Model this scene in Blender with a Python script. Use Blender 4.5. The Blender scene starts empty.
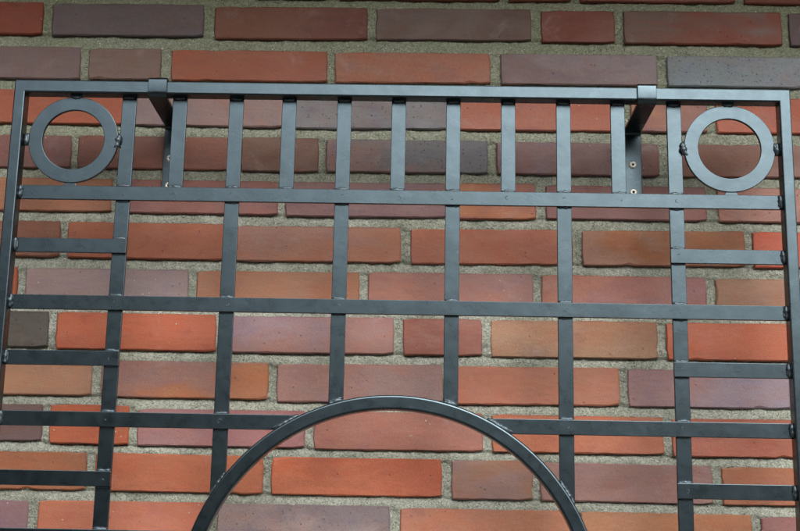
import bpy, bmesh, math, random
import numpy as np
from mathutils import Vector, Matrix
R = math.radians
rng = random.Random(7)
nrg = np.random.default_rng(11)

# ------------------------------------------------------------------ camera
scene = bpy.context.scene
COL = scene.collection
EYE = 1.6
GAP = 0.1285            # brick faces behind the front plane of the grille (y = 0)
pitch, yaw, roll, CD = R(12.583934), R(0.95334), R(1.09005), 1.65985
cp, sp, cy, sy, cr, sr = math.cos(pitch), math.sin(pitch), math.cos(yaw), math.sin(yaw), math.cos(roll), math.sin(roll)
fwd = Vector((-sy*cp, cy*cp, sp)); r0 = Vector((cy, sy, 0)); u0 = Vector((sy*sp, -cy*sp, cp))
cam_r = cr*r0 + sr*u0; cam_u = cr*u0 - sr*r0
cam = bpy.data.objects.new('camera', bpy.data.cameras.new('camera')); COL.objects.link(cam)
m = Matrix.Identity(4)
for i in range(3):
    m[i][0] = cam_r[i]; m[i][1] = cam_u[i]; m[i][2] = -fwd[i]
m[0][3], m[1][3], m[2][3] = 0.0, -CD, EYE
cam.matrix_world = m
cam.data.sensor_width = 36.0; cam.data.lens = 36.0*1250/800
cam.data.clip_start = 0.02; cam.data.clip_end = 500
scene.camera = cam

# ------------------------------------------------------------------ sky, sun, exposure (overcast)
SUN_EL, SUN_AZ = 40.0, 16.0       # the brighter part of the clouded sky: behind the camera, to its right
w = bpy.data.worlds.new('World'); scene.world = w; w.use_nodes = True
nt = w.node_tree; nt.nodes.clear()
sky = nt.nodes.new('ShaderNodeTexSky'); sky.sky_type = 'NISHITA'; sky.sun_disc = False
sky.sun_elevation = R(SUN_EL); sky.sun_rotation = R(180-SUN_AZ); sky.dust_density = 4.0; sky.air_density = 1.0; sky.ozone_density = 1.0
hs = nt.nodes.new('ShaderNodeHueSaturation'); hs.inputs['Saturation'].default_value = 0.32
bg = nt.nodes.new('ShaderNodeBackground'); bg.inputs['Strength'].default_value = 0.15
wo = nt.nodes.new('ShaderNodeOutputWorld')
nt.links.new(sky.outputs[0], hs.inputs['Color']); nt.links.new(hs.outputs[0], bg.inputs['Color']); nt.links.new(bg.outputs[0], wo.inputs['Surface'])
sl = bpy.data.lights.new('sun', 'SUN'); sl.energy = 0.6; sl.angle = R(50); sl.color = (1.0, 0.97, 0.93)
so = bpy.data.objects.new('sun', sl); COL.objects.link(so)
sdir = Vector((math.sin(R(SUN_AZ))*math.cos(R(SUN_EL)), -math.cos(R(SUN_AZ))*math.cos(R(SUN_EL)), math.sin(R(SUN_EL))))
so.rotation_euler = sdir.to_track_quat('Z', 'Y').to_euler(); so.location = (1, -2, 4)
scene.view_settings.view_transform = 'Standard'; scene.view_settings.look = 'None'
scene.view_settings.gamma = 1.0; scene.view_settings.use_curve_mapping = False
scene.view_settings.exposure = 0.9

# ------------------------------------------------------------------ bricks in view, in metres: x0, x1, z0, z1, tilt, tone left, tone right (sRGB), speckled
ROWS=[
 [(-0.7838,-0.5419,2.4194,2.4674,-0.001,(90, 45, 32),(90, 45, 32),0),
  (-0.5279,-0.2778,2.4192,2.4683,0.003,(85, 60, 52),(85, 60, 52),0),
  (-0.2639,-0.1462,2.4193,2.4694,0.003,(95, 48, 36),(95, 48, 36),0),
  (-0.1323,0.1162,2.4193,2.4706,0.003,(95, 48, 36),(95, 48, 36),0),
  (0.1285,0.2255,2.4194,2.4716,0.003,(95, 48, 36),(95, 48, 36),0),
  (0.2378,0.4771,2.4196,2.4727,0.004,(95, 48, 36),(95, 48, 36),0),
  (0.4894,0.7368,2.4196,2.4733,-0.002,(95, 48, 36),(95, 48, 36),0)],
 [(-0.8271,-0.5867,2.3548,2.4080,-0.003,(110, 50, 33),(110, 50, 33),0),
  (-0.5727,-0.3380,2.3538,2.4064,0.004,(82, 68, 68),(82, 68, 68),0),
  (-0.3218,-0.0859,2.3518,2.4050,0.005,(95, 55, 38),(92, 52, 42),0),
  (-0.0744,0.1644,2.3535,2.4055,0.005,(88, 68, 62),(85, 62, 55),0),
  (0.1789,0.2918,2.3523,2.4048,-0.004,(98, 48, 36),(98, 48, 36),0),
  (0.3048,0.5458,2.3516,2.4053,0.000,(88, 64, 55),(105, 52, 38),0),
  (0.5564,0.7971,2.3510,2.4051,-0.004,(78, 60, 60),(78, 60, 60),0)],
 [(-0.7623,-0.5233,2.2830,2.3351,-0.008,(110, 88, 86),(110, 88, 86),0),
  (-0.5110,-0.4000,2.2830,2.3330,0.007,(112, 88, 80),(112, 88, 80),0),
  (-0.3847,-0.1458,2.2831,2.3330,-0.000,(140, 76, 52),(138, 78, 60),0),
  (-0.1351,0.1019,2.2834,2.3324,0.005,(140, 92, 74),(145, 90, 72),0),
  (0.1171,0.3547,2.2836,2.3329,0.001,(112, 88, 88),(128, 108, 110),0),
  (0.3690,0.6026,2.2837,2.3325,-0.001,(112, 116, 120),(125, 122, 128),1)],
 [(-0.6940,-0.4519,2.2109,2.2649,-0.002,(160, 84, 60),(160, 84, 60),0),
  (-0.4367,-0.2109,2.2102,2.2651,-0.000,(135, 108, 105),(152, 115, 110),0),
  (-0.1980,0.0397,2.2097,2.2654,0.007,(128, 120, 122),(122, 112, 115),1),
  (0.0532,0.2997,2.2103,2.2657,0.002,(165, 95, 75),(170, 95, 74),0),
  (0.3131,0.4270,2.2105,2.2660,0.000,(172, 112, 85),(145, 100, 95),0),
  (0.4404,0.6704,2.2109,2.2660,0.001,(170, 88, 64),(170, 88, 64),0)],
 [(-0.7675,-0.5263,2.1415,2.1928,-0.001,(115, 72, 65),(118, 75, 70),0),
  (-0.5173,-0.2847,2.1418,2.1932,-0.001,(115, 72, 62),(135, 85, 72),0),
  (-0.2712,-0.1549,2.1405,2.1936,-0.005,(118, 85, 72),(112, 75, 65),0),
  (-0.1437,0.0986,2.1416,2.1926,0.001,(128, 98, 95),(110, 105, 108),1),
  (0.1113,0.3532,2.1414,2.1917,-0.003,(128, 98, 98),(118, 82, 78),0),
  (0.3666,0.5949,2.1417,2.1926,0.006,(125, 85, 75),(125, 85, 72),0)],
 [(-0.7004,-0.4606,2.0747,2.1259,-0.002,(155, 100, 72),(150, 95, 72),0),
  (-0.4472,-0.2129,2.0735,2.1254,-0.002,(140, 92, 85),(140, 92, 85),0),
  (-0.2018,0.0366,2.0725,2.1254,0.003,(128, 92, 92),(135, 100, 100),0),
  (0.0499,0.1698,2.0716,2.1266,0.006,(165, 100, 65),(150, 95, 85),0),
  (0.1839,0.4221,2.0736,2.1258,-0.001,(130, 85, 82),(135, 92, 88),0),
  (0.4376,0.6689,2.0731,2.1257,-0.001,(160, 110, 98),(160, 110, 98),0)],
 [(-0.7683,-0.5331,2.0050,2.0591,0.000,(130, 80, 62),(130, 80, 62),0),
  (-0.5227,-0.2870,2.0038,2.0587,-0.004,(155, 88, 66),(158, 92, 68),0),
  (-0.2737,-0.0289,2.0031,2.0565,0.003,(152, 105, 92),(165, 105, 82),0),
  (-0.0149,0.2237,2.0035,2.0567,0.009,(165, 98, 76),(160, 92, 72),0),
  (0.2369,0.4760,2.0047,2.0578,0.008,(155, 108, 90),(155, 95, 62),0),
  (0.4869,0.7155,2.0047,2.0586,-0.002,(180, 85, 62),(180, 85, 62),0)],
 [(-0.8229,-0.5909,1.9338,1.9884,-0.001,(170, 85, 50),(170, 85, 50),0),
  (-0.5791,-0.3387,1.9340,1.9881,0.003,(158, 128, 125),(150, 125, 125),0),
  (-0.3269,-0.0882,1.9347,1.9876,0.004,(170, 115, 90),(175, 115, 88),0),
  (-0.0758,0.1655,1.9348,1.9893,0.001,(175, 112, 95),(165, 118, 112),0),
  (0.1771,0.4173,1.9340,1.9889,-0.004,(175, 112, 95),(160, 110, 108),0),
  (0.4296,0.6529,1.9334,1.9875,0.001,(160, 115, 92),(165, 110, 85),0)],
 [(-0.6542,-0.5400,1.8699,1.9227,-0.002,(95, 85, 78),(95, 85, 78),1),
  (-0.5283,-0.2949,1.8679,1.9219,-0.004,(188, 98, 68),(192, 100, 72),0),
  (-0.2774,-0.0365,1.8674,1.9213,0.005,(160, 125, 130),(170, 120, 112),0),
  (-0.0235,0.0915,1.8676,1.9214,0.000,(165, 105, 92),(155, 90, 78),0),
  (0.1031,0.3446,1.8669,1.9216,0.001,(180, 132, 105),(165, 115, 88),0),
  (0.3568,0.5843,1.8669,1.9212,0.005,(190, 100, 72),(195, 105, 75),0)],
 [(-0.7057,-0.4707,1.8004,1.8519,0.003,(180, 125, 95),(170, 120, 95),0),
  (-0.4576,-0.2157,1.7992,1.8523,-0.002,(155, 112, 105),(178, 112, 80),0),
  (-0.2041,0.0352,1.7978,1.8526,0.011,(165, 118, 110),(158, 122, 118),0),
  (0.0481,0.2885,1.7982,1.8528,0.005,(185, 113, 90),(180, 115, 92),0),
  (0.2999,0.5308,1.7985,1.8530,0.001,(155, 115, 115),(155, 132, 142),0),
  (0.5435,0.7790,1.7989,1.8533,0.001,(155, 95, 75),(155, 95, 75),0)],
 [(-0.7742,-0.5378,1.7344,1.7871,-0.000,(125, 95, 92),(125, 95, 92),0),
  (-0.5270,-0.4127,1.7318,1.7874,-0.013,(195, 100, 68),(195, 100, 68),0),
  (-0.4011,-0.1607,1.7311,1.7836,0.003,(165, 118, 118),(170, 112, 112),0),
  (-0.1486,0.0928,1.7302,1.7844,0.004,(180, 115, 100),(175, 112, 98),0),
  (0.1056,0.3494,1.7305,1.7836,0.000,(198, 112, 80),(190, 112, 85),0),
  (0.3607,0.5978,1.7290,1.7831,0.004,(185, 105, 85),(170, 95, 75),0)],
 [(-0.7137,-0.4696,1.6662,1.7198,-0.000,(170, 105, 75),(170, 105, 75),0),
  (-0.4568,-0.2179,1.6660,1.7193,-0.006,(195, 110, 80),(190, 108, 78),0),
  (-0.2066,0.0353,1.6657,1.7187,0.001,(200, 110, 78),(185, 95, 68),0),
  (0.0487,0.1635,1.6639,1.7186,0.003,(155, 118, 112),(160, 112, 90),0),
  (0.1734,0.4163,1.6632,1.7170,-0.006,(160, 118, 112),(150, 108, 102),0),
  (0.4289,0.6567,1.6625,1.7155,0.001,(170, 105, 78),(170, 105, 78),0)],
 [(-0.7846,-0.5472,1.5977,1.6509,0.003,(165, 120, 118),(155, 115, 120),0),
  (-0.5331,-0.2925,1.5982,1.6523,0.004,(200, 118, 92),(195, 115, 92),0),
  (-0.2798,-0.0368,1.5986,1.6521,0.000,(165, 135, 132),(135, 115, 118),1),
  (-0.0228,0.2190,1.5979,1.6507,-0.001,(185, 118, 95),(185, 120, 92),0),
  (0.2302,0.4694,1.5961,1.6498,-0.004,(180, 120, 88),(185, 120, 88),0),
  (0.4818,0.7145,1.5953,1.6474,0.002,(150, 100, 98),(150, 100, 98),0)],
]
ALB = 1.0

# ------------------------------------------------------------------ helpers
def lin(c):
    return tuple((v/255/12.92 if v/255 <= .04045 else ((v/255+.055)/1.055)**2.4) for v in c)

def link(o, parent=None):
    COL.objects.link(o)
    if parent: o.parent = parent
    return o

def empty(name, loc=(0, 0, 0)):
    o = bpy.data.objects.new(name, None); o.location = loc; o.empty_display_size = .05
    return link(o)

def mesh_obj(name, verts, faces, mat, parent=None, smooth=False, loc=(0, 0, 0)):
    me = bpy.data.meshes.new(name); me.from_pydata(verts, [], faces); me.update()
    if mat: me.materials.append(mat)
    if smooth: me.polygons.foreach_set('use_smooth', [True]*len(me.polygons))
    o = bpy.data.objects.new(name, me); o.location = loc
    return link(o, parent)

def fix_normals(o):
    bm = bmesh.new(); bm.from_mesh(o.data); bmesh.ops.recalc_face_normals(bm, faces=bm.faces)
    bm.to_mesh(o.data); bm.free(); return o

class N:
    """tiny node-tree helper"""
    def __init__(s, name):
        s.m = bpy.data.materials.new(name); s.m.use_nodes = True; s.t = s.m.node_tree
        s.t.nodes.clear(); s.o = s.t.nodes.new('ShaderNodeOutputMaterial'); s.b = s.t.nodes.new('ShaderNodeBsdfPrincipled')
        s.t.links.new(s.b.outputs[0], s.o.inputs[0])
    def n(s, t, **k):
        x = s.t.nodes.new(t)
        for a, v in k.items():
            if a[0] == '_': x.inputs[a[1:]].default_value = v
            else: setattr(x, a, v)
        return x
    def l(s, a, b): s.t.links.new(a, b)
    def math(s, op, a, b=None, c=None, clamp=False):
        x = s.n('ShaderNodeMath', operation=op, use_clamp=clamp)
        for i, v in enumerate((a, b, c)):
            if v is None: continue
            if isinstance(v, (int, float)): x.inputs[i].default_value = v
            else: s.l(v, x.inputs[i])
        return x.outputs[0]
    def mr(s, v, a, b, c, d, smooth=False):
        x = s.n('ShaderNodeMapRange'); x.interpolation_type = 'SMOOTHSTEP' if smooth else 'LINEAR'
        s.l(v, x.inputs[0])
        for i, q in enumerate((a, b, c, d)): x.inputs[i+1].default_value = q
        return x.outputs[0]
    def mix(s, f, a, b, blend='MIX'):
        x = s.n('ShaderNodeMix', data_type='RGBA', blend_type=blend)
        for i, v in ((0, f), (6, a), (7, b)):
            if isinstance(v, (int, float)): x.inputs[i].default_value = v
            elif isinstance(v, tuple): x.inputs[i].default_value = (*v[:3], 1)
            else: s.l(v, x.inputs[i])
        return x.outputs[2]
    def noise(s, vec, scale, detail=3, rough=.5, dist=0.0):
        x = s.n('ShaderNodeTexNoise', _Scale=scale, _Detail=detail, _Roughness=rough, _Distortion=dist)
        s.l(vec, x.inputs['Vector']); return x.outputs['Fac']
    def voro(s, vec, scale, feature='F1'):
        x = s.n('ShaderNodeTexVoronoi', feature=feature, _Scale=scale); s.l(vec, x.inputs['Vector']); return x
    def mapping(s, vec, sc, loc=None):
        x = s.n('ShaderNodeMapping'); x.inputs['Scale'].default_value = sc; s.l(vec, x.inputs['Vector']); return x.outputs[0]

# ------------------------------------------------------------------ materials
def mat_brick():
    k = N('fired_brick')
    tc = k.n('ShaderNodeTexCoord').outputs['Object']
    oi = k.n('ShaderNodeObjectInfo')
    off = k.n('ShaderNodeVectorMath', operation='SCALE'); off.inputs[0].default_value = (37, 53, 71); k.l(oi.outputs['Random'], off.inputs['Scale'])
    ad = k.n('ShaderNodeVectorMath', operation='ADD'); k.l(tc, ad.inputs[0]); k.l(off.outputs[0], ad.inputs[1]); v = ad.outputs[0]
    A = k.n('ShaderNodeAttribute', attribute_type='OBJECT', attribute_name='tone_a').outputs['Color']
    B = k.n('ShaderNodeAttribute', attribute_type='OBJECT', attribute_name='tone_b').outputs['Color']
    SP = k.n('ShaderNodeAttribute', attribute_type='OBJECT', attribute_name='speckle').outputs['Fac']
    sx = k.n('ShaderNodeSeparateXYZ'); k.l(tc, sx.inputs[0])
    big = k.noise(k.mapping(v, (1, 1, 2.2)), 9, 3, .55, .8)
    t = k.math('ADD', k.math('MULTIPLY', sx.outputs[0], 5.0), k.math('MULTIPLY', k.math('SUBTRACT', big, .5), 3.2))
    t = k.math('ADD', t, k.math('MULTIPLY', sx.outputs[2], k.mr(oi.outputs['Random'], 0, 1, -12, 16)))
    t = k.mr(t, -.55, .55, 0, 1, True)
    c = k.mix(t, A, B)
    # firing clouds: warmer and more violet areas
    cl = k.mr(k.noise(k.mapping(v, (1, 1, 1.8)), 14, 4, .6, 1.2), .42, .68, 0, 1, True)
    c = k.mix(k.math('MULTIPLY', cl, .55), c, k.mix(1.0, c, (1.10, .86, .76), 'MULTIPLY'))
    cl2 = k.mr(k.noise(k.mapping(v, (1.3, 1, 2.0)), 17, 4, .6, .7), .5, .72, 0, 1, True)
    c = k.mix(k.math('MULTIPLY', cl2, .65), c, k.mix(1.0, c, (.86, .86, 1.08), 'MULTIPLY'))
    burn = k.mr(k.noise(k.mapping(v, (.8, 1, 1.5)), 26, 5, .68, 1.4), .56, .74, 0, .45, True)
    c = k.mix(burn, c, k.mix(1.0, c, (.62, .60, .66), 'MULTIPLY'))
    # drag streaks along the brick
    st = k.noise(k.mapping(v, (.12, 1, 1)), 210, 3, .6)
    c = k.mix(.5, c, k.mix(1.0, c, k.mix(k.mr(st, .3, .7, 0, 1), (.90, .90, .90), (1.09, 1.09, 1.08)), 'MULTIPLY'))
    # sandy grain
    g = k.noise(v, 620, 2, .7)
    gm = k.mix(k.mr(g, .3, .7, 0, 1), (.76, .76, .76), (1.24, 1.23, 1.21))
    c = k.mix(.65, c, k.mix(1.0, c, gm, 'MULTIPLY'))
    # darker edge all round where the firing bites, stronger on speckled bricks
    gs = k.n('ShaderNodeSeparateXYZ'); k.l(k.n('ShaderNodeTexCoord').outputs['Generated'], gs.inputs[0])
    wob = k.math('MULTIPLY', k.math('SUBTRACT', k.noise(v, 120, 3, .6), .5), .10)
    rz = k.mr(k.math('ADD', k.math('ABSOLUTE', k.math('SUBTRACT', gs.outputs[2], .5)), wob), .43, .50, 0, 1, True)
    rx = k.mr(k.math('ADD', k.math('ABSOLUTE', k.math('SUBTRACT', gs.outputs[0], .5)), k.math('MULTIPLY', wob, .25)), .484, .50, 0, 1, True)
    rim = k.math('MULTIPLY', k.math('MAXIMUM', rz, rx), .42)
    c = k.mix(rim, c, k.mix(1.0, c, (.60, .56, .58), 'MULTIPLY'))
    # pits and dark specks
    vo = k.voro(v, 190); d = k.mr(k.math('ADD', vo.outputs['Distance'], k.math('MULTIPLY', k.math('SUBTRACT', k.noise(v, 500, 2), .5), .35)), .08, .36, 1, 0, True)
    pick = k.mr(k.n('ShaderNodeSeparateColor').outputs[0], 0, 1, 0, 1)
    sc = k.n('ShaderNodeSeparateColor'); k.l(vo.outputs['Color'], sc.inputs[0])
    few = k.mr(k.math('ADD', sc.outputs[0], k.math('MULTIPLY', SP, .22)), .978, .992, 0, 1)
    spk = k.math('MULTIPLY', k.math('MULTIPLY', d, few), .50)
    c = k.mix(spk, c, (.022, .018, .020))
    # finer, denser iron spots on the grey bricks only
    vf = k.voro(v, 330); sf = k.n('ShaderNodeSeparateColor'); k.l(vf.outputs['Color'], sf.inputs[0])
    fs = k.math('MULTIPLY', k.mr(vf.outputs['Distance'], .12, .40, 1, 0, True), k.mr(sf.outputs[0], .70, .85, 0, 1))
    c = k.mix(k.math('MULTIPLY', k.math('MULTIPLY', fs, SP), .5), c, (.03, .026, .03))
    # pale dots of mortar splash
    vo2 = k.voro(v, 75); d2 = k.mr(vo2.outputs['Distance'], .05, .12, 1, 0, True)
    sc2 = k.n('ShaderNodeSeparateColor'); k.l(vo2.outputs['Color'], sc2.inputs[0])
    few2 = k.mr(sc2.outputs[1], .93, .95, 0, 1)
    pd = k.math('MULTIPLY', d2, few2)
    c = k.mix(k.math('MULTIPLY', pd, .75), c, (.52, .48, .38))
    # fine pale smears
    sm = k.mr(k.noise(k.mapping(v, (.5, 1, 1.6)), 48, 5, .7, 2.0), .66, .74, 0, .35, True)
    c = k.mix(sm, c, k.mix(1.0, c, (1.5, 1.45, 1.4), 'MULTIPLY'))
    # thin lime bloom
    bl = k.mr(k.noise(v, 22, 5, .65, .6), .56, .8, 0, .20, True)
    c = k.mix(bl, c, (.42, .37, .36))
    k.l(c, k.b.inputs['Base Color'])
    k.l(k.mr(big, .3, .7, .5, .72), k.b.inputs['Roughness'])
    k.b.inputs['Specular IOR Level'].default_value = .42
    h = k.math('ADD', k.math('MULTIPLY', k.noise(v, 420, 3, .7), .35), k.math('MULTIPLY', k.noise(k.mapping(v, (.5, 1, 1)), 60, 4, .6), 1.0))
    h = k.math('ADD', h, k.math('MULTIPLY', k.noise(k.mapping(v, (.6, 1, 1)), 16, 2, .5), 2.2))
    h = k.math('SUBTRACT', h, k.math('MULTIPLY', spk, 1.2)); h = k.math('ADD', h, k.math('MULTIPLY', pd, .8))
    bp = k.n('ShaderNodeBump', _Strength=.55, _Distance=.0016); k.l(h, bp.inputs['Height']); k.l(bp.outputs[0], k.b.inputs['Normal'])
    return k.m

def mat_mortar():
    k = N('mortar')
    v = k.n('ShaderNodeTexCoord').outputs['Object']
    sx = k.n('ShaderNodeSeparateXYZ'); k.l(v, sx.inputs[0])
    c = k.mix(k.mr(k.noise(v, 16, 4, .6), .35, .65, 0, 1, True), lin((144, 149, 138)), lin((174, 178, 170)))
    # green-grey weathering film, in patches, denser high up under the eaves where it stays damp
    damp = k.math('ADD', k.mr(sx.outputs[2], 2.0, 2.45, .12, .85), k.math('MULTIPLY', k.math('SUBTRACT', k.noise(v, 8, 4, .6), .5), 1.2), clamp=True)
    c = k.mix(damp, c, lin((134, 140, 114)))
    # sand: grey, dark and quartz grains of different sizes
    vo = k.voro(v, 620); s1 = k.n('ShaderNodeSeparateColor'); k.l(vo.outputs['Color'], s1.inputs[0])
    tint = k.mix(s1.outputs[0], (.62, .61, .58), (1.36, 1.34, 1.30))
    c = k.mix(.8, c, k.mix(1.0, c, tint, 'MULTIPLY'))
    vb = k.voro(v, 260); s2 = k.n('ShaderNodeSeparateColor'); k.l(vb.outputs['Color'], s2.inputs[0])
    dd = k.mr(vb.outputs['Distance'], .18, .38, 1, 0, True)
    c = k.mix(k.math('MULTIPLY', dd, k.mr(s2.outputs[0], .90, .93, 0, .85)), c, (.66, .65, .60))
    c = k.mix(k.math('MULTIPLY', dd, k.mr(s2.outputs[1], .89, .93, 0, .55)), c, (.085, .075, .060))
    pores = k.mr(k.noise(v, 330, 3, .7), .30, .42, .38, 0, True)
    c = k.mix(pores, c, (.06, .055, .04))
    ck = k.n('ShaderNodeTexVoronoi', feature='DISTANCE_TO_EDGE', _Scale=9.0)
    wv = k.n('ShaderNodeVectorMath', operation='ADD'); k.l(v, wv.inputs[0])
    nz = k.n('ShaderNodeTexNoise', _Scale=40.0, _Detail=4.0); k.l(v, nz.inputs['Vector'])
    sv = k.n('ShaderNodeVectorMath', operation='SCALE'); k.l(nz.outputs['Color'], sv.inputs[0]); sv.inputs['Scale'].default_value = .03
    k.l(sv.outputs[0], wv.inputs[1]); k.l(wv.outputs[0], ck.inputs['Vector'])
    crack = k.math('MULTIPLY', k.mr(ck.outputs['Distance'], .0, .006, 1, 0), k.mr(k.noise(v, 6, 2), .5, .6, 0, .7))
    c = k.mix(crack, c, (.07, .065, .05))
    stain = k.mr(k.noise(v, 30, 5, .7, 1.0), .62, .75, 0, .35, True)
    c = k.mix(stain, c, (.13, .115, .08))
    k.l(c, k.b.inputs['Base Color']); k.b.inputs['Roughness'].default_value = .95; k.b.inputs['Specular IOR Level'].default_value = .2
    h = k.math('ADD', k.noise(v, 300, 4, .75), k.math('MULTIPLY', dd, .5))
    h = k.math('ADD', h, k.math('MULTIPLY', k.noise(v, 90, 3, .6), 1.2))
    bp = k.n('ShaderNodeBump', _Strength=.9, _Distance=.0022); k.l(h, bp.inputs['Height']); k.l(bp.outputs[0], k.b.inputs['Normal'])
    return k.m

def mat_paint(name='graphite_paint', base=(.056, .080, .094), rough=.28, metal=.97):
    k = N(name)
    v = k.n('ShaderNodeTexCoord').outputs['Object']
    n1 = k.noise(v, 26, 4, .6, .4)
    c = k.mix(k.mr(n1, .3, .7, 0, 1), tuple(x*.88 for x in base), tuple(min(1, x*1.10) for x in base))
    dust = k.mr(k.noise(v, 70, 5, .7), .60, .78, 0, .06, True)
    c = k.mix(dust, c, (.30, .31, .30))
    k.l(c, k.b.inputs['Base Color']); k.b.inputs['Metallic'].default_value = metal
    r = k.math('ADD', k.mr(k.noise(v, 55, 4, .65), .3, .7, rough-.025, rough+.04), dust)
    k.l(r, k.b.inputs['Roughness'])
    k.b.inputs['Coat Weight'].default_value = .08; k.b.inputs['Coat Roughness'].default_value = .25
    h = k.math('ADD', k.math('MULTIPLY', k.noise(v, 45, 3, .5), 1.5), k.math('MULTIPLY', k.noise(v, 320, 3, .6), .35))
    bp = k.n('ShaderNodeBump', _Strength=.11, _Distance=.0010); k.l(h, bp.inputs['Height']); k.l(bp.outputs[0], k.b.inputs['Normal'])
    return k.m

def mat_simple(name, col, rough=.6, metal=0.0, var=.25, scale=30):
    k = N(name); v = k.n('ShaderNodeTexCoord').outputs['Object']
    k.l(k.mix(k.noise(v, scale, 4, .6), tuple(x*(1-var) for x in col), tuple(min(1, x*(1+var)) for x in col)), k.b.inputs['Base Color'])
    k.b.inputs['Roughness'].default_value = rough; k.b.inputs['Metallic'].default_value = metal
    return k.m

M_BRICK = mat_brick(); M_MORTAR = mat_mortar(); M_PAINT = mat_paint()
M_WELD = mat_paint('painted_weld', (.085, .112, .130), .47, .85)
M_ZINC = mat_simple('zinc_screw', (.90, .89, .80), .42, .35, .06, 400)
M_SOCKET = mat_simple('screw_socket', (.03, .03, .03), .6)
M_SOFFIT = mat_simple('soffit_paint', (.30, .27, .23), .7, 0, .15, 12)
M_LEAF = mat_simple('foliage', (.045, .065, .022), .7, 0, .4, 3)
M_GROUND = mat_simple('ground_paving', (.16, .15, .135), .9, 0, .25, 5)

# ------------------------------------------------------------------ setting out of the frame: ground, eave, tree line
g = mesh_obj('ground', [(-150, -150, 0), (150, -150, 0), (150, 20, 0), (-150, 20, 0)], [(0, 1, 2, 3)], M_GROUND); g['kind'] = 'structure'

def box(name, x0, x1, y0, y1, z0, z1, mat, parent=None, bev=0, seg=2):
    bm = bmesh.new(); bmesh.ops.create_cube(bm, size=1)
    for v in bm.verts:
        v.co = Vector(((x0+x1)/2+v.co.x*(x1-x0), (y0+y1)/2+v.co.y*(y1-y0), (z0+z1)/2+v.co.z*(z1-z0)))
    if bev: bmesh.ops.bevel(bm, geom=bm.edges[:], offset=bev, segments=seg, profile=.5, affect='EDGES')
    me = bpy.data.meshes.new(name); bm.to_mesh(me); bm.free(); me.materials.append(mat)
    if bev: me.polygons.foreach_set('use_smooth', [True]*len(me.polygons)); me.set_sharp_from_angle(angle=R(10))
    o = bpy.data.objects.new(name, me)
    return link(o, parent)

EAVE_Z, EAVE_W = 2.70, .62
e = box('roof_eave', -3.5, 3.5, GAP-EAVE_W, GAP+.3, EAVE_Z, EAVE_Z+.16, M_SOFFIT); e['kind'] = 'structure'

# tree line across the garden, behind the photographer: it is what the dark paint mirrors
def tree_line():
    V, Fc = [], []
    def top(az):      # height of the crowns, as seen over the garden, azimuth from straight back, right positive
        pts = [(-180, 6.5), (-60, 6.5), (-30, 4.45), (-15, 4.15), (0, 4.05), (15, 3.6), (30, 3.1), (60, 3.2), (180, 4)]
        return float(np.interp(az, *zip(*pts)))
    for i in range(7000):
        az = rng.uniform(-75, 75); rr = 9.5 + rng.uniform(-.9, .9)
        x, y = rr*math.sin(R(az)), -rr*math.cos(R(az))
        z = rng.uniform(0, 1)**.8 * (top(az) + .45*math.sin(az*.6) + .3*math.sin(az*1.7+1)) 
        s = rng.uniform(.25, .5)
        a = Vector((rng.gauss(0, 1), rng.gauss(0, 1), rng.gauss(0, 1))).normalized()
        b = a.orthogonal().normalized(); c2 = a.cross(b)
        n = len(V); P = Vector((x, y, max(.1, z)))
        V += [P+b*s, P+c2*s*.7, P-b*s, P-c2*s*.7]; Fc.append((n, n+1, n+2, n+3))
    o = mesh_obj('tree_line', [tuple(p) for p in V], Fc, M_LEAF); o['kind'] = 'stuff'
tree_line()

# ------------------------------------------------------------------ brick wall
wall = empty('brick_wall', (0, GAP, 0))
wall['label'] = 'red and violet clinker brick wall with sandy grey mortar joints behind the steel grille'
wall['category'] = 'wall'

PITCH = .0684
TONES = [((165, 95, 70), (165, 98, 76)), ((158, 124, 125), (155, 118, 110)), ((175, 115, 92), (168, 112, 95)), ((150, 105, 98), (150, 110, 104)),
         ((190, 102, 72), (192, 105, 75)), ((138, 122, 122), (140, 124, 126)), ((170, 120, 95), (160, 115, 108)), ((100, 86, 80), (108, 92, 84))]
SHADE = {0: .52, 1: .58, 2: .74, 3: .90, 4: .78, 5: .84, 6: .88, 8: 1.08, 10: 1.12}
HUE = (.78, .88, .87)
full = {}
for i, row in enumerate(ROWS):
    kf = 1.0/SHADE.get(i, 1.0) * ALB
    L = []
    for (x0, x1, z0, z1, s, A, B, spk) in row:
        L.append((x0, x1, z0, z1, s, tuple(min(.75, q*kf*u) for q, u in zip(lin(A), HUE)), tuple(min(.75, q*kf*u) for q, u in zip(lin(B), HUE)), float(spk)))
    full[i] = L
XL, XR = -2.0, 2.0
zr = {i: (np.mean([b[2] for b in full[i]]), np.mean([b[3] for b in full[i]])) for i in full}
for i in range(-5, 25):
    if i in full: continue
    if i < 0: z0 = zr[0][0] + PITCH*(-i); z1 = z0+.053
    else: z0 = zr[12][0] - PITCH*(i-12); z1 = z0+.053
    if z0 < .01 or z1 > EAVE_Z-.003: continue
    zr[i] = (z0, z1); full[i] = []
for i, L in full.items():
    z0, z1 = zr[i]
    def rnd(x0, x1):
        A, B = rng.choice(TONES); return (x0, x1, z0, z1, 0.0, tuple(q*ALB for q in lin(A)), tuple(q*ALB for q in lin(B)), float(rng.random() < .15))
    if not L:
        x = -.60 - rng.random()*.2; L.append(rnd(x, x+.24))
    while L[0][0] > XL:
        ln = .24 if rng.random() < .8 else .115; L.insert(0, rnd(L[0][0]-.013-ln, L[0][0]-.013))
    while L[-1][1] < XR:
        ln = .24 if rng.random() < .8 else .115; L.append(rnd(L[-1][1]+.013, L[-1][1]+.013+ln))

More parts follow.
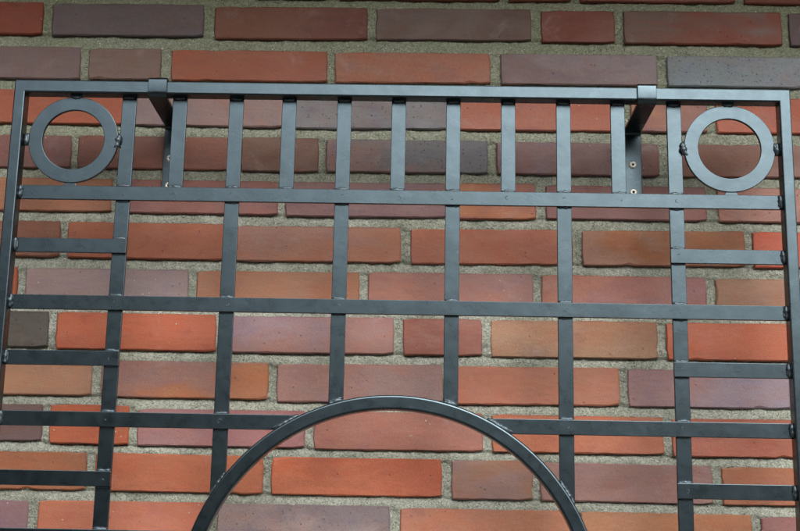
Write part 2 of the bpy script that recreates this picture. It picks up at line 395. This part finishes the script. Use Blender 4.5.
def brick_mesh(w, h, s, r, detail=True):
    """one fired brick: uneven, slightly chipped arrises; front face at y=0, body to the back"""
    hw, hh = w/2, h/2
    nx = max(6, int(w/.013)) if detail else 1; nz = 4 if detail else 1
    P = []
    cr_ = .0020
    for a in range(nx): P.append((-hw+cr_+(w-2*cr_)*a/nx, -hh, 0))
    for a in range(nz): P.append((hw, -hh+cr_+(h-2*cr_)*a/nz, 1))
    for a in range(nx): P.append((hw-cr_-(w-2*cr_)*a/nx, hh, 2))
    for a in range(nz): P.append((-hw, hh-cr_-(h-2*cr_)*a/nz, 3))
    n = len(P); ph = [r.uniform(0, 6.28) for _ in range(4)]
    out, inn = [], []
    chip = {r.randrange(n): r.uniform(.0012, .0035) for _ in range(r.choice((0, 1, 1, 2)))} if detail else {}
    for i, (x, z, e) in enumerate(P):
        amp = .00018 if detail else 0
        j = r.gauss(0, .00016)*(1.9 if e == 0 else .8) + amp*math.sin(x*37+ph[e]) if detail else 0
        cut = chip.get(i, 0)
        nx_, nz_ = {0: (0, -1), 1: (1, 0), 2: (0, 1), 3: (-1, 0)}[e]
        ox, oz = x+nx_*(j-cut*.5), z+nz_*(j-cut*.5)
        sh = x*s
        out.append((ox, oz+sh)); b = .0011 + cut + (abs(r.gauss(0, .0005)) if detail else 0)
        sc = (1-b/hw, 1-b/hh); inn.append((x*sc[0]+nx_*0, z*sc[1]+sh))
    f = .0009
    V = [(x, r.uniform(-.0002, .0002) if detail else 0, z) for x, z in inn] + [(x, f+.0006, z) for x, z in out] + [(x, .03, z) for x, z in out]
    Fc = [tuple(range(n))]
    for k in range(2):
        for i in range(n):
            j = (i+1) % n; Fc.append((k*n+i, (k+1)*n+i, (k+1)*n+j, k*n+j))
    return V, Fc

allb = [(b, i) for i, L in full.items() for b in L]
allb.sort(key=lambda q: max(abs((q[0][0]+q[0][1])/2+.03), abs((q[0][2]+q[0][3])/2-2.02)*1.35))
SV, SF = [], []
shared = {}
for idx, (b, i) in enumerate(allb):
    x0, x1, z0, z1, s, A, B, spk = b
    cx, cz = (x0+x1)/2, (z0+z1)/2; wd, ht = x1-x0, z1-z0
    near = abs(cx+.03) < .78 and 1.55 < cz < 2.5
    yy = max(-.0008, min(.0005, rng.gauss(0, .0005)))
    if idx < 296:
        if near:
            V, Fc = brick_mesh(wd, ht, s, rng); me = None
        else:
            key = (round(wd, 3), round(ht, 3)); me = shared.get(key)
            if me is None: V, Fc = brick_mesh(wd, ht, 0, rng, False)
        if me is None:
            me = bpy.data.meshes.new('brick'); me.from_pydata(V, [], Fc); me.update(); me.materials.append(M_BRICK)
            me.polygons.foreach_set('use_smooth', [True]*len(me.polygons)); me.set_sharp_from_angle(angle=R(16))
            if not near: shared[key] = me
        o = bpy.data.objects.new('brick', me); o.location = (cx, yy, cz); link(o, wall)
        o['tone_a'] = [float(q) for q in A]; o['tone_b'] = [float(q) for q in B]; o['speckle'] = spk
    else:
        V, Fc = brick_mesh(wd, ht, 0, rng, False); k = len(SV)
        SV += [(x+cx, y, z+cz) for x, y, z in V]; SF += [tuple(q+k for q in f) for f in Fc]
if SV:
    o = mesh_obj('outer_bricks', SV, SF, M_BRICK, wall); o['kind'] = 'stuff'
    o['tone_a'] = list(lin((150, 85, 66))); o['tone_b'] = list(lin((132, 92, 92))); o['speckle'] = 0.0

def vnoise(shape_x, shape_z, cell, xs, zs):
    gx = int((xs[-1]-xs[0])/cell)+3; gz = int((zs[-1]-zs[0])/cell)+3
    G = nrg.random((gz, gx))*2-1
    u = (xs-xs[0])/cell; v = (zs-zs[0])/cell
    iu = np.floor(u).astype(int); iv = np.floor(v).astype(int); fu = u-iu; fv = v-iv
    fu = fu*fu*(3-2*fu); fv = fv*fv*(3-2*fv)
    a = G[np.ix_(iv, iu)]; b = G[np.ix_(iv, iu+1)]; c = G[np.ix_(iv+1, iu)]; d = G[np.ix_(iv+1, iu+1)]
    return (a*(1-fu)+b*fu)*(1-fv)[:, None] + (c*(1-fu)+d*fu)*fv[:, None]

def mortar():
    st = .0022
    fx = np.arange(-.74, .70, st); fz = np.arange(1.57, 2.50, st)
    NX, NZ = len(fx), len(fz)
    h = .0013*vnoise(0, 0, .011, fx, fz) + .0008*vnoise(0, 0, .0045, fx, fz) + .0007*nrg.standard_normal((NZ, NX))*.6 + .0012*vnoise(0, 0, .05, fx, fz)
    d = np.full((NZ, NX), .0036)            # mean recess behind the brick faces (head joints)
    rows = sorted([i for i in full if zr[i][0] < 2.55 and zr[i][1] > 1.5])
    for i in rows[1:]:
        up = full[i-1] if i-1 in full else None
        if not up: continue
        zt = np.full(NX, zr[i][1]); zb = np.full(NX, zr[i-1][0])
        for b in full[i]:
            k = (fx >= b[0]-.008) & (fx <= b[1]+.008); zt[k] = b[3]+(fx[k]-(b[0]+b[1])/2)*b[4]
        for b in up:
            k = (fx >= b[0]-.008) & (fx <= b[1]+.008); zb[k] = b[2]+(fx[k]-(b[0]+b[1])/2)*b[4]
        t = (fz[:, None]-zt[None])/(zb-zt)[None]
        ok = (t > -.15) & (t < 1.15); tt = np.clip(t, 0, 1)
        # flush on the brick below, struck back under the brick above
        prof = .0015 + .0058*tt**1.5
        d = np.where(ok, prof, d)
    y = d - h
    y = np.maximum(y, .0012)
    X, Z = np.meshgrid(fx, fz)
    co = np.stack([X, y, Z], -1).reshape(-1, 3)
    idx = np.arange(NX*NZ).reshape(NZ, NX)
    q = np.stack([idx[:-1, :-1], idx[:-1, 1:], idx[1:, 1:], idx[1:, :-1]], -1).reshape(-1, 4)
    a, b, c, e2 = fx[0], fx[-1], fz[0], fz[-1]; D = .004
    n0 = len(co)
    ex = [(XL, D, 0), (XR, D, 0), (XR, D, c), (XL, D, c), (XL, D, e2), (XR, D, e2), (XR, D, EAVE_Z), (XL, D, EAVE_Z), (a, D, c), (a, D, e2), (b, D, c), (b, D, e2)]
    eq = [(0, 1, 2, 3), (4, 5, 6, 7), (3, 8, 9, 4), (10, 2, 5, 11)]
    co = np.concatenate([co, np.array(ex)]); q = np.concatenate([q, np.array(eq)+n0])
    me = bpy.data.meshes.new('mortar')
    me.vertices.add(len(co)); me.vertices.foreach_set('co', co.ravel().astype(np.float32))
    me.loops.add(q.size); me.loops.foreach_set('vertex_index', q.ravel().astype(np.int32))
    me.polygons.add(len(q)); me.polygons.foreach_set('loop_start', np.arange(0, q.size, 4, dtype=np.int32))
    me.polygons.foreach_set('use_smooth', np.ones(len(q), dtype=bool))
    me.update(calc_edges=True); me.validate(); me.materials.append(M_MORTAR)
    o = bpy.data.objects.new('mortar', me); link(o, wall); o['kind'] = 'stuff'
mortar()
bk = box('backing', XL, XR, .031, .14, 0, EAVE_Z-.002, M_MORTAR, wall)

# ------------------------------------------------------------------ steel grille
grille = empty('steel_grille', (0, 0, 0))
grille['label'] = 'graphite grey welded steel grille with corner rings and round arch, hung before the brick wall'
grille['category'] = 'metal grille'
E = EYE
FL, FR_, FT = -.5768, .5137, .6322+E
TUBE = .0205; DEP = .022
RCX, RCZ, RR = -.0338, -.0823+E, .2765
FB = 2*RCZ-FT
TL, TR, TT, TB = FL+TUBE/1.0-.0045, FR_-TUBE+.0045, FT-.0190, FB+.0190

def sweep(name, path_o, path_i, prof, mat, parent, closed=True, smooth_path=False):
    """prof: list of (t,y): t 0..1 from outer to inner path, y depth; paths are equal-length lists of (x,z)"""
    n, k = len(path_o), len(prof); V, Fc = [], []
    for (ox, oz), (ix, iz) in zip(path_o, path_i):
        for t, y in prof: V.append((ox+(ix-ox)*t, y, oz+(iz-oz)*t))
    for i in range(n if closed else n-1):
        j = (i+1) % n
        for a in range(k):
            b = (a+1) % k; Fc.append((i*k+a, i*k+b, j*k+b, j*k+a))
    o = mesh_obj(name, V, Fc, mat, parent, True); fix_normals(o); o.data.set_sharp_from_angle(angle=R(10))
    return o

def rprof(w, y0, y1, rad, seg=3):
    """rounded rectangle section, t over width w"""
    pts = []
    for cx, cz, a0 in ((rad, y0+rad, 180), (w-rad, y0+rad, 270), (w-rad, y1-rad, 0), (rad, y1-rad, 90)):
        for s in range(seg+1):
            a = R(a0+90*s/seg); pts.append(((cx+rad*math.cos(a))/w, cz+rad*math.sin(a)))
    return pts
fo = [(FL, FB), (FR_, FB), (FR_, FT), (FL, FT)]; fi = [(TL, TB), (TR, TB), (TR, TT), (TL, TT)]
sweep('frame', fo, fi, rprof(.019, 0, DEP, .0022), M_PAINT, grille)

def ring(name, cx, cz, ro, ri, y0, y1, rad, seg=96):
    po = [(cx+ro*math.cos(2*math.pi*i/seg), cz+ro*math.sin(2*math.pi*i/seg)) for i in range(seg)]
    pi_ = [(cx+ri*math.cos(2*math.pi*i/seg), cz+ri*math.sin(2*math.pi*i/seg)) for i in range(seg)]
    return sweep(name, po, pi_, rprof(ro-ri, y0, y1, rad), M_PAINT, grille, True, True)
RI = RR-.0195
ring('arch_ring', RCX, RCZ, RR, RI, -.0005, .0205, .0030, 160)
for cx in (-.4910, .4290):
    ring('corner_ring', cx, .5478+E, .0632, .0437, .012, .0172, .0007)

BW = .0202; HY = (.012, .0168); VY = (.0168, .0218)
BEADS_V, BEADS_F = [], []
def bead(p0, p1, r, flat=1.0, seed=None):
    """lumpy weld bead from p0 to p1"""
    rr = random.Random(hash((round(p0[0], 4), round(p0[2], 4), round(p1[0], 4), seed)))
    p0, p1 = Vector(p0), Vector(p1); L = (p1-p0).length; n = max(4, int(L/.0022)); ax = (p1-p0).normalized()
    b = ax.cross(Vector((0, 1, 0)));
    if b.length < .1: b = ax.cross(Vector((1, 0, 0)))
    b.normalize(); c = ax.cross(b); K = 8; base = len(BEADS_V)
    for i in range(n+1):
        t = i/n; end = math.sin(math.pi*min(1, max(0, .08+t*.84)))**.35
        q = r*end*(1+rr.uniform(-.22, .28)); P = p0.lerp(p1, t)+b*rr.uniform(-.2, .2)*r
        for k in range(K):
            a = 2*math.pi*k/K; BEADS_V.append(P+b*(q*math.cos(a))+c*(q*flat*math.sin(a)))
    for i in range(n):
        for k in range(K):
            j = (k+1) % K; BEADS_F.append((base+i*K+k, base+i*K+j, base+(i+1)*K+j, base+(i+1)*K+k))
    BEADS_F.append(tuple(base+k for k in range(K))); BEADS_F.append(tuple(base+n*K+k for k in reversed(range(K))))

def spot(x, z, y=HY[0], r=.0030):
    """small plug mark ground almost flat on the face of a bar: a broken low ring round a dimple"""
    rr = random.Random(int(x*9973+z*7919)); a0 = rr.uniform(0, 6.28); span = rr.uniform(1.6, 5.2); r *= rr.uniform(.5, 1.15); n = 9; K = 6; base = len(BEADS_V)
    x += rr.uniform(-.002, .002); z += rr.uniform(-.0015, .0015)
    for i in range(n+1):
        a = a0+span*i/n; q = .00045*math.sin(math.pi*(.12+.76*i/n)); P = Vector((x+r*math.cos(a), y, z+r*.8*math.sin(a)))
        rad = Vector((math.cos(a), 0, math.sin(a)))
        for k in range(K):
            t = 2*math.pi*k/K; BEADS_V.append(P+rad*(q*1.4*math.cos(t))+Vector((0, q*math.sin(t), 0)))
    for i in range(n):
        for k in range(K):
            j = (k+1) % K; BEADS_F.append((base+i*K+k, base+i*K+j, base+(i+1)*K+j, base+(i+1)*K+k))

def on_ring(x): return RCZ+math.sqrt(max(0, RR**2-(x-RCX)**2))
def ring_x(z, s): return RCX+s*math.sqrt(max(0, RR**2-(z-RCZ)**2))

def poly_bar(name, pts, y0, y1, bev=.0007):
    bm = bmesh.new()
    f = [bm.verts.new((x, y0, z)) for x, z in pts]; b = [bm.verts.new((x, y1, z)) for x, z in pts]; n = len(pts)
    bm.faces.new(f); bm.faces.new(b[::-1])
    for i in range(n): j = (i+1) % n; bm.faces.new((f[j], f[i], b[i], b[j]))
    bmesh.ops.recalc_face_normals(bm, faces=bm.faces)
    bmesh.ops.bevel(bm, geom=bm.edges[:], offset=bev, segments=2, profile=.5, affect='EDGES')
    me = bpy.data.meshes.new(name); bm.to_mesh(me); bm.free(); me.materials.append(M_PAINT)
    me.polygons.foreach_set('use_smooth', [True]*len(me.polygons)); me.set_sharp_from_angle(angle=R(10))
    return link(bpy.data.objects.new(name, me), grille)

h = BW/2
# uprights
VX = [-.4165, -.2640, -.1107, .0435, .1984, .3538]
for i, x in enumerate(VX):
    if i in (0, 5):
        poly_bar('upright_bar', [(x-h, TB-.001), (x+h, TB-.001), (x+h, TT+.001), (x-h, TT+.001)], *VY)
    else:
        za, zb = on_ring(x-h)-.004, on_ring(x+h)-.004
        poly_bar('upright_bar', [(x-h, za), (x+h, zb), (x+h, TT+.001), (x-h, TT+.001)], *VY)
        poly_bar('upright_bar', [(x-h, TB-.001), (x+h, TB-.001), (x+h, 2*RCZ-zb), (x-h, 2*RCZ-za)], *VY)
        a, b = Vector((x-h*.9, VY[0]-.001, on_ring(x-h*.9)+.0012)), Vector((x+h*.9, VY[0]-.001, on_ring(x+h*.9)+.0012))
        bead(a+Vector((0, .0012, .0014)), b+Vector((0, .0012, .0014)), .0040); bead(a+Vector((0, 0, .0042)), b+Vector((0, 0, .0040)), .0017)
    bead((x-h*.75, VY[0]-.0008, TT-.0006), (x+h*.75, VY[0]-.0008, TT-.0006), .0030, seed=i)
SX = [-.3444, -.1890, -.0336, .1208, .2747]
H1 = .4706+E
for i, x in enumerate(SX):
    poly_bar('short_upright', [(x-h, H1-h+.002), (x+h, H1-h+.002), (x+h, TT+.001), (x-h, TT+.001)], *VY)
    bead((x-h*.75, VY[0]-.0008, TT-.0006), (x+h*.75, VY[0]-.0008, TT-.0006), .0030, seed=i)
    bead((x-h*.95, HY[1]-.0010, H1+h+.0009), (x+h*.95, HY[1]-.0010, H1+h+.0009), .0028, seed=i)
    spot(x, H1)
def cross_welds(x, z, low=True):
    bead((x-h*.95, HY[1]-.0010, z+h+.0009), (x+h*.95, HY[1]-.0010, z+h+.0009), .0028)
    bead((x-h*.8, HY[1]-.0002, z-h-.0006), (x+h*.8, HY[1]-.0002, z-h-.0006), .0016)
    spot(x, z)
def end_weld(x, z, s):
    """bar end welded to the side of the frame; s=-1 left end, +1 right end"""
    bead((x-s*.0006, HY[0]-.0002, z-h*.85), (x-s*.0020, HY[0]-.0010, z+h*.95), .0036)
    bead((x-s*.0040, HY[0]-.0003, z-h*.6), (x-s*.0034, HY[0]-.0005, z+h*.95), .0017)
# long rails (H4, H5 stop at the arch ring), mirrored about the centre of the ring
rails = [H1, .3150+E, .1562+E, .0018+E]
rails += [2*RCZ-z for z in rails]   # the grille is the same below the centre of the arch ring
for z in rails:
    d = abs(z-RCZ)
    if d < RR:
        for s, xe in ((-1, TL), (1, TR)):
            a, b = ring_x(z+h, s)-s*.003, ring_x(z-h, s)-s*.003
            pts = [(xe+.001*s, z-h), (b, z-h), (a, z+h), (xe+.001*s, z+h)]
            if s > 0: pts = pts[::-1]
            poly_bar('cross_bar', pts, *HY)
            pa = Vector((ring_x(z-h*.9, s)+s*.0012, HY[0]-.0004, z-h*.9)); pb = Vector((ring_x(z+h*.9, s)+s*.0012, HY[0]-.0004, z+h*.9))
            bead(pa+Vector((s*.0018, .0012, .0006)), pb+Vector((s*.0018, .0012, .0006)), .0040); bead(pa+Vector((s*.0048, .0004, .0010)), pb+Vector((s*.0048, .0004, .0006)), .0017)
            end_weld(xe, z, s)
    else:
        poly_bar('cross_bar', [(TL-.001, z-h), (TR+.001, z-h), (TR+.001, z+h), (TL-.001, z+h)], *HY)
        end_weld(TL, z, -1); end_weld(TR, z, 1)
    for x in VX:
        if z > RCZ and z > on_ring(x)+.01 or z < RCZ and z < 2*RCZ-on_ring(x)-.01 or abs(x-RCX) > RR: cross_welds(x, z)
# rungs between the frame and the outer uprights
for z in [q+E for q in (.3948, .2384, .0776)]+[RCZ]+[2*RCZ-E-q for q in (.3948, .2384, .0776)]:
    x0, x1 = TL, VX[0]+h+.0005
    poly_bar('rung', [(x0-.001, z-h), (x1, z-h), (x1, z+h), (x0-.001, z+h)], *HY); end_weld(x0, z, -1); cross_welds(VX[0], z)
    z -= .0022
    x0, x1 = VX[5]-h-.0012, TR
    poly_bar('rung', [(x0, z-h), (x1+.001, z-h), (x1+.001, z+h), (x0, z+h)], *HY); end_weld(x1, z, 1); cross_welds(VX[5], z)
# corner rings: blended into the first rail, beaded to rail, frame and upright
for cx, s in ((-.4910, -1), (.4290, 1)):
    cz = .5478+E; y = .0125
    poly_bar('ring_foot', [(cx-.0100, H1+h-.001), (cx+.0100, H1+h-.001), (cx+.0075, H1+h+.0035), (cx-.0075, H1+h+.0035)], HY[0]+.0002, HY[1], .0004)
    bead((cx-.008, y, TT-.0006), (cx+.008, y, TT-.0006), .0032); bead((cx-.006, y, TT-.003), (cx+.006, y, TT-.003), .0026)
    fx_ = TL if s < 0 else TR
    gapm = (cx+s*.0632+fx_)/2
    bead((gapm, y+.001, cz-.009), (gapm, y+.001, cz+.008), .0048); bead((gapm-s*.0022, y-.0004, cz-.006), (gapm-s*.0028, y-.0004, cz+.008), .0024)
    ux = (VX[0]-h) if s < 0 else (VX[5]+h)
    um = (cx-s*.0632+ux)/2
    bead((um+s*.002, y+.0018, cz-.010), (um-s*.001, y+.0018, cz+.008), .0046); bead((um+s*.0045, y-.0002, cz-.011), (um-s*.0035, y+.0010, cz+.006), .0022); bead((um-s*.002, y+.001, cz+.001), (um+s*.001, y+.002, cz+.010), .0022)
o = mesh_obj('weld_beads', [tuple(p) for p in BEADS_V], BEADS_F, M_WELD, grille, True); fix_normals(o); o['kind'] = 'stuff'

# wall brackets: a strap folded over the top rail, back to the wall and down it, two screws each
def bracket(x0, x1, sx=0.0):
    th = .004; yw = GAP-.0012-th/2
    pts = [(DEP+.003, FT-.008), (DEP+.003, FT+.0024), (-.0026, FT+.0024), (-.0026, FT-.0235), (yw, FT-.0235), (yw, .502+E)]
    # rounded centre line
    path = [Vector(pts[0])]
    for i in range(1, len(pts)-1):
        a, b, c = map(Vector, pts[i-1:i+2]); r = (.0032, .0035, .007, .008)[i-1]
        u, v = (a-b).normalized(), (c-b).normalized()
        for k in range(7):
            t = k/6; path.append((b+u*r)*(1-t)**2 + b*2*t*(1-t) + (b+v*r)*t**2)
    path.append(Vector(pts[-1]))
    V, Fc = [], []; n = len(path)
    for i, p in enumerate(path):
        d = (path[min(i+1, n-1)]-path[max(i-1, 0)]).normalized(); nn = Vector((-d.y, d.x))*th/2
        e_ = .0006
        for (x, s_) in ((x0+e_, 1), (x0, .72), (x0, -.72), (x0+e_, -1), (x1-e_, -1), (x1, -.72), (x1, .72), (x1-e_, 1)):
            q = p+nn*s_; V.append((x, q.x, q.y))
    for i in range(n-1):
        for k in range(8):
            j = (k+1) % 8; Fc.append((i*8+k, i*8+j, (i+1)*8+j, (i+1)*8+k))
    Fc.append(tuple(range(8))); Fc.append(tuple((n-1)*8+k for k in reversed(range(8))))
    b = mesh_obj('wall_bracket', V, Fc, M_PAINT, grille, True); fix_normals(b); b.data.set_sharp_from_angle(angle=R(25))
    for z in (.5565+E, .5140+E):
        prof = [(.0, -.0008, 1), (.0014, -.0008, 1), (.0017, -.0026, 0), (.0036, -.0030, 0), (.0052, -.0020, 0), (.0059, -.0002, 0), (.0059, .0006, 0)]
        xs = (x0+x1)/2+sx; ys = yw-th/2; V, Fc, K = [], [], 20
        for r_, y_, _ in prof:
            for k in range(K):
                a = 2*math.pi*k/K; V.append((xs+r_*math.cos(a), ys+y_, z+r_*math.sin(a)))
        for i in range(len(prof)-1):
            for k in range(K):
                j = (k+1) % K; Fc.append((i*K+k, i*K+j, (i+1)*K+j, (i+1)*K+k))
        sc = mesh_obj('screw', V, Fc, M_ZINC, b, True); fix_normals(sc); sc.data.materials.append(M_SOCKET)
        for p in sc.data.polygons[:2*K]: p.material_index = 1
bracket(-.3866, -.3600, -.0026)
bracket(.2998, .3262)
